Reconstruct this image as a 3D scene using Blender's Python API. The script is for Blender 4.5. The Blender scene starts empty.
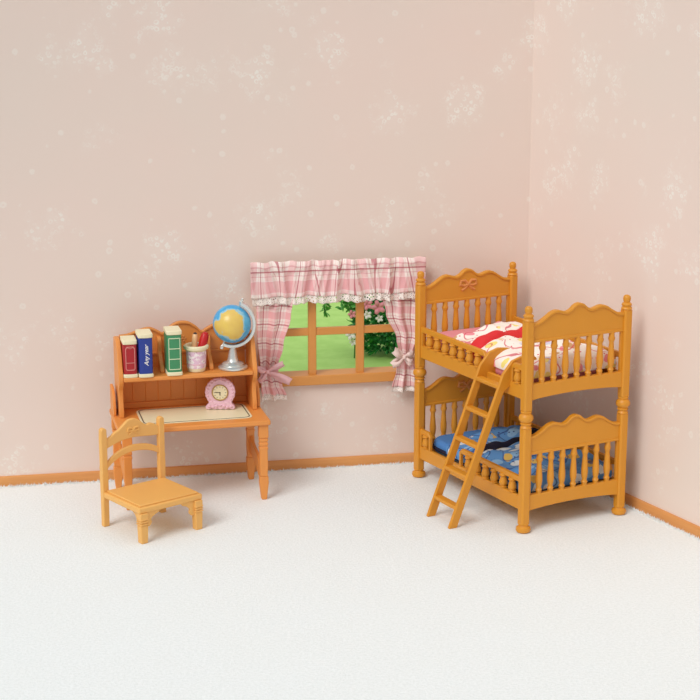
import bpy, bmesh, math, random
from math import sin, cos, pi, radians as R
from mathutils import Vector, Matrix
random.seed(7)
S = bpy.context.scene
COL = S.collection

# ------------------------------------------------------------------ materials
def new_mat(name):
    m = bpy.data.materials.new(name); m.use_nodes = True
    nt = m.node_tree
    b = nt.nodes['Principled BSDF']
    return m, nt, b
def lin(c):
    return tuple(((x/255)/12.92 if x/255 <= .04045 else ((x/255+.055)/1.055)**2.4) for x in c) + (1,)
def N(nt, t, **kw):
    n = nt.nodes.new(t)
    for k, v in kw.items():
        if k.startswith('i_'): n.inputs[k[2:].replace('_', ' ')].default_value = v
        else: setattr(n, k, v)
    return n
def math_(nt, op, a, b=None, c=None, clamp=False):
    n = nt.nodes.new('ShaderNodeMath'); n.operation = op; n.use_clamp = clamp
    for i, v in enumerate((a, b, c)):
        if v is None: continue
        if isinstance(v, (int, float)): n.inputs[i].default_value = v
        else: nt.links.new(v, n.inputs[i])
    return n.outputs[0]
def mix_(nt, f, a, b):
    n = nt.nodes.new('ShaderNodeMix'); n.data_type = 'RGBA'
    if isinstance(f, (int, float)): n.inputs[0].default_value = f
    else: nt.links.new(f, n.inputs[0])
    for i, v in ((6, a), (7, b)):
        if isinstance(v, tuple): n.inputs[i].default_value = v
        else: nt.links.new(v, n.inputs[i])
    return n.outputs[2]
def step_(nt, v, lo, hi):
    n = nt.nodes.new('ShaderNodeMapRange'); n.interpolation_type = 'SMOOTHSTEP'
    nt.links.new(v, n.inputs[0]); n.inputs[1].default_value = lo; n.inputs[2].default_value = hi
    return n.outputs[0]
def bump_(nt, b, h, s=.3, d=.01):
    n = nt.nodes.new('ShaderNodeBump'); n.inputs['Strength'].default_value = s; n.inputs['Distance'].default_value = d
    nt.links.new(h, n.inputs['Height']); nt.links.new(n.outputs[0], b.inputs['Normal'])
def noise_(nt, co, sc, det=3, rough=.5):
    n = N(nt, 'ShaderNodeTexNoise'); n.inputs['Scale'].default_value = sc; n.inputs['Detail'].default_value = det
    n.inputs['Roughness'].default_value = rough
    nt.links.new(co, n.inputs['Vector']); return n
def coord(nt, k='Object'):
    return N(nt, 'ShaderNodeTexCoord').outputs[k]

def plastic(name, rgb, rough=.42, var=.06, metal=0, coat=0):
    m, nt, b = new_mat(name)
    co = coord(nt); n = noise_(nt, co, 9, 2)
    c = lin(rgb); d = tuple(x*(1-var) for x in c[:3]) + (1,)
    nt.links.new(mix_(nt, n.outputs[0], c, d), b.inputs['Base Color'])
    b.inputs['Roughness'].default_value = rough; b.inputs['Metallic'].default_value = metal
    b.inputs['Coat Weight'].default_value = coat
    n2 = noise_(nt, co, 60, 2); bump_(nt, b, n2.outputs[0], .06, .004)
    return m

M = {}
M['bed'] = plastic('honey_plastic', (220, 148, 40))
M['desk'] = plastic('orange_wood_plastic', (233, 151, 73))
M['chair'] = plastic('light_orange_plastic', (240, 182, 100))
M['window'] = plastic('window_wood', (222, 152, 76))
M['relief'] = plastic('relief_wood', (222, 146, 78))
M['cream'] = plastic('cream_plastic', (243, 234, 196))
M['red'] = plastic('red_cover', (176, 30, 38))
M['blue'] = plastic('blue_cover', (36, 60, 150))
M['green'] = plastic('green_cover', (66, 146, 98))
M['pinkline'] = plastic('pink_line', (226, 150, 140))
M['paleline'] = plastic('pale_line', (226, 236, 200))
M['white'] = plastic('white_ink', (240, 240, 240))
M['silver'] = plastic('silver_plastic', (226, 228, 224), .24, .03, .6)
M['gold'] = plastic('gold_ring', (186, 150, 90), .35, .05, .5)
M['dark'] = plastic('dark_brown', (60, 42, 34))
M['clockpink'] = plastic('clock_pink', (240, 196, 210))
M['clockface'] = plastic('clock_face', (240, 226, 188))
M['ribbon'] = plastic('ribbon_pink', (244, 196, 200), .6)
M['ribbonw'] = plastic('ribbon_white', (248, 222, 214), .6)
M['pencil'] = plastic('peach_pencil', (240, 190, 140))
M['redpen'] = plastic('red_pencil', (200, 30, 34), .3)
M['pinksheet'] = plastic('pink_sheet', (234, 150, 158), .8)
M['bluesheet'] = plastic('blue_sheet', (78, 134, 200), .8)
M['redband'] = plastic('red_band', (226, 44, 48), .75)
M['navyband'] = plastic('navy_band', (26, 26, 52), .8)
M['stem'] = plastic('stem_green', (70, 120, 50), .7)
M['petal'] = plastic('pink_petal', (236, 150, 160), .6)
M['petalw'] = plastic('white_petal', (245, 240, 232), .6)

def wallpaper():
    m, nt, b = new_mat('pale_pink_floral_wallpaper')
    co = coord(nt)
    def warp(amt, sc):
        nz = noise_(nt, co, sc, 3, .6)
        sb = N(nt, 'ShaderNodeVectorMath', operation='SUBTRACT'); nt.links.new(nz.outputs['Color'], sb.inputs[0]); sb.inputs[1].default_value = (.5, .5, .5)
        vm = N(nt, 'ShaderNodeVectorMath', operation='MULTIPLY_ADD')
        nt.links.new(sb.outputs[0], vm.inputs[0]); vm.inputs[1].default_value = (amt, amt, amt); nt.links.new(co, vm.inputs[2])
        return vm.outputs[0]
    v = N(nt, 'ShaderNodeTexVoronoi'); v.inputs['Scale'].default_value = 2.5; v.inputs['Randomness'].default_value = .75
    nt.links.new(warp(.42, 6), v.inputs['Vector'])
    cl = step_(nt, v.outputs['Distance'], .48, .15)
    vf = N(nt, 'ShaderNodeTexVoronoi'); vf.inputs['Scale'].default_value = 27; nt.links.new(warp(.03, 20), vf.inputs['Vector'])
    pet = step_(nt, math_(nt, 'ABSOLUTE', math_(nt, 'SUBTRACT', vf.outputs['Distance'], .33)), .17, .05)
    n1 = noise_(nt, co, 14, 3, .6)
    pet = math_(nt, 'MULTIPLY', pet, step_(nt, n1.outputs[0], .38, .55))
    a = math_(nt, 'MULTIPLY', cl, math_(nt, 'MULTIPLY_ADD', pet, .80, .14))
    # scattered little florets
    v2 = N(nt, 'ShaderNodeTexVoronoi'); v2.inputs['Scale'].default_value = 10; nt.links.new(warp(.03, 18), v2.inputs['Vector'])
    ring = math_(nt, 'SUBTRACT', step_(nt, v2.outputs['Distance'], .27, .17), math_(nt, 'MULTIPLY', step_(nt, v2.outputs['Distance'], .12, .05), .7))
    sel = N(nt, 'ShaderNodeSeparateColor'); nt.links.new(v2.outputs['Color'], sel.inputs[0])
    pick = math_(nt, 'GREATER_THAN', sel.outputs[0], .74)
    fl = math_(nt, 'MULTIPLY', math_(nt, 'MULTIPLY', ring, pick), .5)
    tot = math_(nt, 'MAXIMUM', a, fl, clamp=True)
    tot = math_(nt, 'MULTIPLY', tot, .62)
    big = noise_(nt, co, .9, 2)
    base = mix_(nt, big.outputs[0], lin((239, 214, 203)), lin((230, 217, 205)))
    weave = noise_(nt, co, 180, 1)
    base2 = mix_(nt, math_(nt, 'MULTIPLY', weave.outputs[0], .10), base, lin((240, 226, 216)))
    nt.links.new(mix_(nt, tot, base2, lin((247, 246, 238))), b.inputs['Base Color'])
    b.inputs['Roughness'].default_value = .9
    bump_(nt, b, weave.outputs[0], .08, .003)
    return m
M['wall'] = wallpaper()
def carpet():
    m, nt, b = new_mat('white_felt_floor')
    co = coord(nt); n = noise_(nt, co, 55, 5, .7); n2 = noise_(nt, co, 2.2, 3)
    c = mix_(nt, step_(nt, n.outputs[0], .3, .7), lin((234, 240, 240)), lin((246, 251, 252)))
    c = mix_(nt, math_(nt, 'MULTIPLY', n2.outputs[0], .25), c, lin((238, 240, 234)))
    nt.links.new(c, b.inputs['Base Color']); b.inputs['Roughness'].default_value = 1
    bump_(nt, b, n.outputs[0], .5, .012)
    return m
M['floor'] = carpet()
def trimwood():
    m, nt, b = new_mat('trim_wood')
    co = coord(nt); mp = N(nt, 'ShaderNodeMapping'); mp.inputs['Scale'].default_value = (1.5, 20, 30); nt.links.new(co, mp.inputs[0])
    n = noise_(nt, mp.outputs[0], 1.5, 4)
    nt.links.new(mix_(nt, n.outputs[0], lin((206, 136, 72)), lin((228, 164, 98))), b.inputs['Base Color'])
    b.inputs['Roughness'].default_value = .55
    return m
M['trim'] = trimwood()
def plaid():
    m, nt, b = new_mat('pink_plaid_cloth')
    uv = coord(nt, 'UV'); sp = N(nt, 'ShaderNodeSeparateXYZ'); nt.links.new(uv, sp.inputs[0])
    masks = []
    for k, off in ((0, .03), (1, .5)):
        f = math_(nt, 'FRACT', math_(nt, 'MULTIPLY_ADD', sp.outputs[k], 1/.137, off))
        d = math_(nt, 'ABSOLUTE', math_(nt, 'SUBTRACT', f, .5))
        line = step_(nt, d, .045, .022)
        d2 = math_(nt, 'ABSOLUTE', math_(nt, 'SUBTRACT', d, .5))
        band = step_(nt, d2, .23, .17)
        d3 = math_(nt, 'ABSOLUTE', math_(nt, 'SUBTRACT', d, .30))
        thin = step_(nt, d3, .022, .010)
        d4 = math_(nt, 'ABSOLUTE', math_(nt, 'SUBTRACT', d, .16))
        thin2 = step_(nt, d4, .018, .008)
        masks.append((line, band, thin, thin2))
    c = lin((250, 236, 228))
    for line, band, thin, thin2 in masks:
        c = mix_(nt, math_(nt, 'MULTIPLY', band, .40), c, lin((232, 132, 144)))
        c = mix_(nt, math_(nt, 'MULTIPLY', thin, .4), c, lin((252, 240, 236)))
        c = mix_(nt, math_(nt, 'MULTIPLY', thin2, .4), c, lin((206, 100, 118)))
    for line, band, thin, thin2 in masks:
        c = mix_(nt, math_(nt, 'MULTIPLY', line, .70), c, lin((178, 42, 72)))
    nt.links.new(c, b.inputs['Base Color']); b.inputs['Roughness'].default_value = .85
    w = noise_(nt, uv, 260, 1); bump_(nt, b, w.outputs[0], .15, .003)
    return m
M['plaid'] = plaid()
def lace():
    m, nt, b = new_mat('white_lace')
    uv = coord(nt, 'UV'); v = N(nt, 'ShaderNodeTexVoronoi', feature='DISTANCE_TO_EDGE'); v.inputs['Scale'].default_value = 75
    nt.links.new(uv, v.inputs['Vector'])
    b.inputs['Base Color'].default_value = lin((250, 240, 232)); b.inputs['Roughness'].default_value = .8
    nt.links.new(step_(nt, v.outputs[0], .30, .18), b.inputs['Alpha'])
    return m
M['lace'] = lace()
def quilt(name, base, cols, dots, scale=9):
    m, nt, b = new_mat(name)
    co = coord(nt)
    nz = noise_(nt, co, 8, 2)
    vm = N(nt, 'ShaderNodeVectorMath', operation='MULTIPLY_ADD')
    nt.links.new(nz.outputs['Color'], vm.inputs[0]); vm.inputs[1].default_value = (.09, .09, .09); nt.links.new(co, vm.inputs[2])
    v = N(nt, 'ShaderNodeTexVoronoi'); v.inputs['Scale'].default_value = scale; nt.links.new(vm.outputs[0], v.inputs['Vector'])
    sc = N(nt, 'ShaderNodeSeparateColor'); nt.links.new(v.outputs['Color'], sc.inputs[0])
    c = lin(base); lo = 1.0
    for rgb, frac, rad in cols:
        hi = lo; lo = lo - frac
        sel = math_(nt, 'MULTIPLY', math_(nt, 'GREATER_THAN', sc.outputs[0], lo), math_(nt, 'LESS_THAN', sc.outputs[0], hi))
        k = math_(nt, 'MULTIPLY', sel, step_(nt, v.outputs['Distance'], rad, rad-.06))
        c = mix_(nt, k, c, lin(rgb))
    v2 = N(nt, 'ShaderNodeTexVoronoi'); v2.inputs['Scale'].default_value = scale*3.3; nt.links.new(co, v2.inputs['Vector'])
    s2 = N(nt, 'ShaderNodeSeparateColor'); nt.links.new(v2.outputs['Color'], s2.inputs[0])
    kd = math_(nt, 'MULTIPLY', math_(nt, 'GREATER_THAN', s2.outputs[0], .72), step_(nt, v2.outputs['Distance'], .3, .2))
    c = mix_(nt, kd, c, lin(dots))
    # curved printed lines
    n3 = noise_(nt, co, 4.5, 1)
    ln = step_(nt, math_(nt, 'ABSOLUTE', math_(nt, 'SUBTRACT', n3.outputs[0], .5)), .016, .008)
    c = mix_(nt, math_(nt, 'MULTIPLY', ln, .8), c, lin(dots))
    nt.links.new(c, b.inputs['Base Color']); b.inputs['Roughness'].default_value = .8
    return m
M['quilt_pink'] = quilt('cream_floral_quilt', (250, 242, 232), [((246, 226, 130), .22, .52), ((240, 150, 160), .20, .46), ((214, 168, 120), .10, .36), ((214, 210, 226), .12, .5)], (214, 70, 92), 12)
M['quilt_blue'] = quilt('blue_print_quilt', (92, 148, 206), [((216, 226, 230), .30, .5), ((222, 188, 96), .17, .46), ((140, 186, 226), .25, .55)], (44, 76, 140), 11)
def mat_globe():
    m, nt, b = new_mat('globe_map')
    co = coord(nt)
    n = noise_(nt, co, 13, 3, .6)
    def blob(c, r):
        vm = N(nt, 'ShaderNodeVectorMath', operation='DISTANCE'); nt.links.new(co, vm.inputs[0]); vm.inputs[1].default_value = c
        return math_(nt, 'SUBTRACT', vm.outputs['Value'], r)
    land = math_(nt, 'MINIMUM', blob((.005, -.125, .03), .095), blob((-.08, -.10, .0), .045))
    land = math_(nt, 'MINIMUM', land, blob((.02, -.12, -.05), .05))
    land = math_(nt, 'MINIMUM', land, blob((.05, .13, .02), .09))
    land = math_(nt, 'MINIMUM', land, blob((-.13, .06, -.02), .06))
    e = math_(nt, 'ADD', land, math_(nt, 'MULTIPLY', math_(nt, 'SUBTRACT', n.outputs[0], .5), .10))
    shore = step_(nt, e, .022, .006)
    ld = step_(nt, e, .006, -.002)
    ocean = mix_(nt, step_(nt, noise_(nt, co, 6, 2).outputs[0], .45, .6), lin((64, 166, 222)), lin((96, 192, 234)))
    c = mix_(nt, math_(nt, 'MULTIPLY', shore, .55), ocean, lin((190, 222, 214)))
    c = mix_(nt, ld, c, mix_(nt, noise_(nt, co, 18, 2).outputs[0], lin((236, 206, 96)), lin((222, 184, 104))))
    nt.links.new(c, b.inputs['Base Color']); b.inputs['Roughness'].default_value = .3
    return m
M['globe'] = mat_globe()
def mat_cup():
    m, nt, b = new_mat('cup_rose_band')
    co = coord(nt); n = noise_(nt, co, 34, 3)
    c = mix_(nt, step_(nt, n.outputs[0], .46, .6), lin((232, 196, 216)), lin((250, 240, 240)))
    c = mix_(nt, math_(nt, 'MULTIPLY', step_(nt, noise_(nt, co, 60, 1).outputs[0], .64, .7), .6), c, lin((170, 130, 140)))
    nt.links.new(c, b.inputs['Base Color']); b.inputs['Roughness'].default_value = .4
    return m
M['cup'] = mat_cup()
def mat_green(name, a, bb, sc, rough=.8):
    m, nt, b = new_mat(name)
    co = coord(nt); n = noise_(nt, co, sc, 4, .6)
    nt.links.new(mix_(nt, step_(nt, n.outputs[0], .3, .7), lin(a), lin(bb)), b.inputs['Base Color'])
    b.inputs['Roughness'].default_value = rough
    return m
M['lawn'] = mat_green('bright_lawn', (166, 210, 106), (180, 220, 120), 5)
M['leaf'] = mat_green('bush_leaf', (24, 112, 48), (66, 160, 74), 9, .5)
M['leaf2'] = mat_green('branch_leaf', (70, 150, 60), (104, 180, 80), 9, .5)

# ------------------------------------------------------------------ mesh builder
class MB:
    def __init__(s): s.v = []; s.f = []; s.uv = {}; s.m = []; s.cur = 0
    def add(s, vs, fs, uv=None):
        o = len(s.v); s.v += [Vector(p) for p in vs]
        for f in fs: s.f.append([i+o for i in f]); s.m.append(s.cur)
        if uv:
            for i, q in enumerate(uv): s.uv[o+i] = q
        return s
    def box(s, x0, x1, y0, y1, z0, z1):
        vs = [(x, y, z) for z in (z0, z1) for y in (y0, y1) for x in (x0, x1)]
        return s.add(vs, [(0, 2, 3, 1), (4, 5, 7, 6), (0, 1, 5, 4), (2, 6, 7, 3), (0, 4, 6, 2), (1, 3, 7, 5)])
    def xform(s, M4, start=0):
        for i in range(start, len(s.v)): s.v[i] = M4 @ s.v[i]
        return s
    def prism(s, poly, a, b, axis='y'):
        n = len(poly)
        def P(p, t): return (p[0], t, p[1]) if axis == 'y' else ((t, p[0], p[1]) if axis == 'x' else (p[0], p[1], t))
        vs = [P(p, a) for p in poly] + [P(p, b) for p in poly]
        fs = [list(range(n))[::-1], list(range(n, 2*n))] + [(i, (i+1) % n, n+(i+1) % n, n+i) for i in range(n)]
        return s.add(vs, fs)
    def lathe(s, prof, cx=0, cy=0, seg=20, sq=1):
        vs = []; n = len(prof)
        for r, z in prof:
            for k in range(seg):
                a = 2*pi*k/seg; vs.append((cx+r*cos(a), cy+r*sin(a)*sq, z))
        fs = [(i*seg+k, i*seg+(k+1) % seg, (i+1)*seg+(k+1) % seg, (i+1)*seg+k) for i in range(n-1) for k in range(seg)]
        fs += [list(range(seg))[::-1], [(n-1)*seg+k for k in range(seg)]]
        return s.add(vs, fs)
    def tube(s, path, r, seg=8, flat=1):
        path = [Vector(p) for p in path]; n = len(path); vs = []
        rr = r if isinstance(r, (list, tuple)) else [r]*n
        up = Vector((0, 0, 1))
        t0 = (path[1]-path[0]).normalized()
        nx = t0.cross(up)
        if nx.length < 1e-3: nx = Vector((1, 0, 0))
        nx.normalize()
        for i, p in enumerate(path):
            t = (path[min(i+1, n-1)]-path[max(i-1, 0)]).normalized()
            nx = (nx - t*nx.dot(t)).normalized(); ny = t.cross(nx)
            for k in range(seg):
                a = 2*pi*k/seg; vs.append(p + nx*cos(a)*rr[i] + ny*sin(a)*rr[i]*flat)
        fs = [(i*seg+k, i*seg+(k+1) % seg, (i+1)*seg+(k+1) % seg, (i+1)*seg+k) for i in range(n-1) for k in range(seg)]
        fs += [list(range(seg))[::-1], [(n-1)*seg+k for k in range(seg)]]
        return s.add(vs, fs)
    def grid(s, fn, nu, nv, closed=None):
        # fn(a,b) -> (point, uv)
        vs = []; uv = []
        for j in range(nv+1):
            for i in range(nu+1):
                p, q = fn(i/nu, j/nv); vs.append(p); uv.append(q)
        fs = [(j*(nu+1)+i, j*(nu+1)+i+1, (j+1)*(nu+1)+i+1, (j+1)*(nu+1)+i) for j in range(nv) for i in range(nu)]
        return s.add(vs, fs, uv)
    def build(s, name, mat, parent=None, bevel=0, smooth=40, solid=0, seg=2, loc=None, subd=0):
        me = bpy.data.meshes.new(name); me.from_pydata([tuple(v) for v in s.v], [], s.f)
        mats = mat if isinstance(mat, (list, tuple)) else [mat]
        for m in mats: me.materials.append(m)
        for p, mi in zip(me.polygons, s.m): p.material_index = mi
        if s.uv:
            l = me.uv_layers.new(name='UVMap')
            for lp in me.loops: l.data[lp.index].uv = s.uv.get(lp.vertex_index, (0, 0))
        me.update()
        bm = bmesh.new(); bm.from_mesh(me)
        if not s.uv: bmesh.ops.recalc_face_normals(bm, faces=bm.faces)
        bm.to_mesh(me); bm.free()
        me.shade_smooth(); me.set_sharp_from_angle(angle=R(smooth))
        o = bpy.data.objects.new(name, me); COL.objects.link(o)
        if parent: o.parent = parent
        if loc: o.location = loc
        if solid:
            d = o.modifiers.new('Solidify', 'SOLIDIFY'); d.thickness = solid; d.offset = 0
        if bevel:
            d = o.modifiers.new('Bevel', 'BEVEL'); d.width = bevel; d.segments = seg; d.limit_method = 'ANGLE'; d.angle_limit = R(35)
            d.harden_normals = False
        if subd:
            d = o.modifiers.new('Subsurf', 'SUBSURF'); d.levels = subd; d.render_levels = subd
        return o
def thing(name, label, cat, loc=(0, 0, 0), rz=0, group=None):
    o = bpy.data.objects.new(name, None); COL.objects.link(o); o.empty_display_size = .1
    o.location = loc; o.rotation_euler = (0, 0, rz); tag(o, label, cat, group); return o
def tag(o, label, cat, group=None):
    o['label'] = label; o['category'] = cat
    if group: o['group'] = group
    return o
def struct(o): o['kind'] = 'structure'; return o
def dup(o, loc=None, parent=None, rot=None):
    c = o.copy(); COL.objects.link(c); c.parent = parent or o.parent
    if loc is not None: c.location = loc
    if rot is not None: c.rotation_euler = rot
    for ch in list(o.children):
        dup(ch, parent=c)
    return c
def crom(pts, n=6):
    out = []; P = [pts[0]] + list(pts) + [pts[-1]]
    for i in range(1, len(P)-2):
        p0, p1, p2, p3 = P[i-1], P[i], P[i+1], P[i+2]
        for k in range(n):
            t = k/n
            out.append(tuple(.5*((2*p1[d]) + (-p0[d]+p2[d])*t + (2*p0[d]-5*p1[d]+4*p2[d]-p3[d])*t*t + (-p0[d]+3*p1[d]-3*p2[d]+p3[d])*t**3) for d in range(len(p1))))
    out.append(tuple(pts[-1])); return out

# ------------------------------------------------------------------ room frame
K = Vector((1.2967, 11.9709, 0)); AB = R(11.1085); AR = R(-61.946)
bd = Vector((cos(AB), sin(AB), 0)); bn = Vector((-sin(AB), cos(AB), 0))
rd = Vector((cos(AR), sin(AR), 0)); rn = Vector((-rd.y, rd.x, 0))
H = 4.2
# window opening in wall_back local coordinates (x along the wall, negative = left)
WX0, WX1, WZ0, WZ1 = -1.93, -.93, .69, 1.33
def wall_back():
    t = .12; L = 5.2; k = t*math.tan((AB-AR)/2)
    mb = MB()
    mb.box(-L, WX0, 0, t, 0, H); mb.box(WX0, WX1, 0, t, 0, WZ0); mb.box(WX0, WX1, 0, t, WZ1, H)
    mb.prism([(WX1, 0), (0, 0), (k, t), (WX1, t)], 0, H, axis='z')
    o = mb.build('wall_back', M['wall']); o.location = K; o.rotation_euler = (0, 0, AB); return struct(o)
wall_back()
def wall_right():
    t = .12; L = 6; k = t*math.tan((AB-AR)/2)
    mb = MB(); mb.prism([(0, 0), (L, 0), (L, t), (-k, t)], 0, H, axis='z')
    o = mb.build('wall_right', M['wall']); o.location = K; o.rotation_euler = (0, 0, AR); return struct(o)
wall_right()
def floor_():
    a = K - bd*5.2; c = K + rd*6
    poly = [(a.x, a.y), (a.x+1.2, 3.6), (c.x, 3.6), (c.x, c.y), (K.x, K.y)]
    o = MB().prism(poly, -.1, 0, axis='z').build('floor', M['floor']); return struct(o)
floor_()
def baseboard(name, ang, x0, x1, q):
    # thin strip with a rounded top edge
    prof = [(0, 0), (-.022, 0), (-.022, .058), (-.016, .067), (-.006, .07), (0, .07)]
    mb = MB(); vs = []
    for i, x in enumerate((x0, x1)):
        for y, z in prof:
            vs.append((x + (q*y if i == (1 if x1 == 0 else 0) else 0), y, z))
    n = len(prof)
    mb.add(vs, [list(range(n)), list(range(n, 2*n))[::-1]] + [(i, n+i, n+(i+1) % n, (i+1) % n) for i in range(n)])
    o = mb.build(name, M['trim']); o.location = K; o.rotation_euler = (0, 0, ang); return struct(o)
kk = math.tan((AB-AR)/2)
baseboard('baseboard_back', AB, -5.2, 0, kk)
baseboard('baseboard_right', AR, 0, 6, -kk)

# carpet fibres creeping up against the baseboards
def fibres():
    mb = MB(); rnd = random.Random(3)
    for (d, n_, L0, cnt) in ((-bd, -bn, 3.9, 1500), (rd, -rn, 2.4, 900)):
        for _ in range(cnt):
            p = K + d*rnd.uniform(.05, L0) + n_*rnd.uniform(.024, .06)
            h = rnd.uniform(.006, .02)*(1.4 if rnd.random() > .85 else 1); a = rnd.uniform(0, pi); w = .004
            w1 = Vector((cos(a), sin(a), 0))*w; tip = p + Vector((rnd.uniform(-.01, .01), rnd.uniform(-.01, .01), h))
            mb.add([p-w1, p+w1, p+Vector((-w1.y, w1.x, 0)), tip], [(0, 1, 3), (1, 2, 3), (2, 0, 3), (0, 2, 1)])
    o = mb.build('carpet_pile', M['floor']); o['kind'] = 'stuff'
    tag(o, 'white felt floor fibres fraying against the wooden baseboards', 'carpet fibres')
fibres()

# ------------------------------------------------------------------ window
def at_back(dist=0):
    return K - bn*dist
def window():
    fr = MB(); y0, y1 = -.028, .10
    # outer frame: stiles, head
    fr.box(WX0-.06, WX0+.012, y0, y1*.4, WZ0-.01, WZ1+.06)
    fr.box(WX1-.012, WX1+.06, y0, y1*.4, WZ0-.01, WZ1+.06)
    fr.box(WX0-.06, WX1+.06, y0, y1*.4, WZ1-.012, WZ1+.06)
    o = fr.build('window_1', M['window'], bevel=.005); o.location = K; o.rotation_euler = (0, 0, AB); struct(o)
    s = MB().box(WX0-.07, WX1+.07, -.045, .128, .632, .704); s.build('window_sill', M['window'], o, bevel=.006)
    for x in (-1.598, -1.248):
        MB().box(x-.028, x+.028, -.015, .03, .70, WZ1).build('glazing_bar', M['window'], o, bevel=.005)
    MB().box(WX0, WX1, -.008, .026, .992, 1.046).build('glazing_bar', M['window'], o, bevel=.005)
window()

# garden behind the window
def garden():
    a = K - bd*5.2 + bn*.125; b2 = K + bd*1.5 + bn*.125
    c = b2 + bn*13 + bd*3; d = a + bn*13 - bd*3
    lawn = MB()
    def fn(u, v):
        p = (a.lerp(b2, u)).lerp(d.lerp(c, u), v)
        return (p.x, p.y, -.03+.02*sin(p.x*2.1)*cos(p.y*1.7)), (u, v)
    lawn.grid(fn, 60, 60); o = lawn.build('lawn', M['lawn']); struct(o)
    def leaf(mb, p, d, L, w, rnd):
        d = d.normalized(); side = d.cross(Vector((rnd.uniform(-1, 1), rnd.uniform(-1, 1), rnd.uniform(-.2, 1)))).normalized()
        nrm = side.cross(d)
        pts = [p, p+d*L*.35+side*w, p+d*L*.75+side*w*.7, p+d*L-nrm*L*.15, p+d*L*.75-side*w*.7, p+d*L*.35-side*w, p+d*L*.5+nrm*L*.07]
        mb.add(pts, [(0, 1, 6), (1, 2, 6), (2, 3, 6), (3, 4, 6), (4, 5, 6), (5, 0, 6)])
    def flower(p, r, mat, root, face):
        mb = MB(); face = face.normalized(); sx = face.cross(Vector((0, 0, 1))).normalized(); sy = sx.cross(face)
        for k in range(5):
            a0 = 2*pi*k/5; dd_ = sx*cos(a0)+sy*sin(a0); ss = sx*-sin(a0)+sy*cos(a0)
            pts = [p, p+dd_*r*.5+ss*r*.38+face*r*.1, p+dd_*r+ss*r*.22+face*r*.3, p+dd_*r*1.05+face*r*.25, p+dd_*r-ss*r*.22+face*r*.3, p+dd_*r*.5-ss*r*.38+face*r*.1]
            mb.add(pts, [(0, 1, 2, 3), (0, 3, 4, 5)])
        o = mb.build('flower', mat, root, solid=.004)
        return o
    # bush to the right
    rnd = random.Random(11)
    base = Vector((.36, 15.32, 0))
    t = thing('flowering_bush', 'dark green bush with pink and white flowers on the lawn behind the window', 'bush', base)
    fo = MB()
    for _ in range(2200):
        z = rnd.uniform(.03, .80); rr = .335*math.sqrt(max(.05, 1-((z-.36)/.46)**2))
        a0 = rnd.uniform(0, 2*pi); q = math.sqrt(rnd.random())*rr
        p = Vector((q*cos(a0), q*sin(a0), z)); d_ = Vector((cos(a0)+rnd.uniform(-.6, .6), sin(a0)+rnd.uniform(-.6, .6), rnd.uniform(-.5, .7)))
        leaf(fo, p, d_, rnd.uniform(.05, .10), rnd.uniform(.011, .020), rnd)
    fo.build('foliage', M['leaf'], t)
    st = MB()
    for k in range(7):
        a0 = k*.9; st.tube([(0, 0, -.04), (.03*cos(a0), .03*sin(a0), .2), (.13*cos(a0), .13*sin(a0), .5)], [.011, .008, .005], 6)
    st.build('stem', M['stem'], t)
    for (x, y, z, r, mt) in ((-.20, -.36, .52, .05, 'petal'), (-.10, -.38, .50, .065, 'petal'), (-.09, -.40, .40, .035, 'petalw'), (-.20, -.38, .43, .04, 'petalw'), (-.34, -.22, .40, .04, 'petal'), (-.35, -.24, .21, .05, 'petalw'), (-.33, -.24, .14, .035, 'petalw'), (.02, -.40, .33, .04, 'petalw')):
        flower(Vector((x, y, z)), r, M[mt], t, Vector((0, -1, .35)))
    # slender sapling with a hanging branch, left of the bush
    base = Vector((-.02, 15.10, 0))
    t = thing('leafy_sapling', 'slender arching plant with few light green leaves left of the bush', 'plant', base)
    st = MB(); pth = crom([(.06, .05, -.04), (.07, .05, .35), (.02, .03, .62), (-.10, .02, .66), (-.19, 0, .56), (-.22, 0, .46), (-.19, 0, .38)], 5)
    st.tube(pth, [.007]*len(pth), 6); st.build('stem', M['stem'], t)
    lf = MB()
    for i, p in enumerate(pth):
        if p[2] < .42: continue
        for q in range(3):
            leaf(lf, Vector(p), Vector((rnd.uniform(-.4, 1), rnd.uniform(-.6, .3), rnd.uniform(-.8, .2))), rnd.uniform(.05, .08), .013, rnd)
    for q in range(40):
        leaf(lf, Vector((rnd.uniform(-.07, .10), .03, rnd.uniform(.42, .60))), Vector((rnd.uniform(-1, 1), rnd.uniform(-.6, .3), rnd.uniform(-.8, .4))), rnd.uniform(.06, .10), .015, rnd)
    lf.build('leaves', M['leaf2'], t)
garden()

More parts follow.
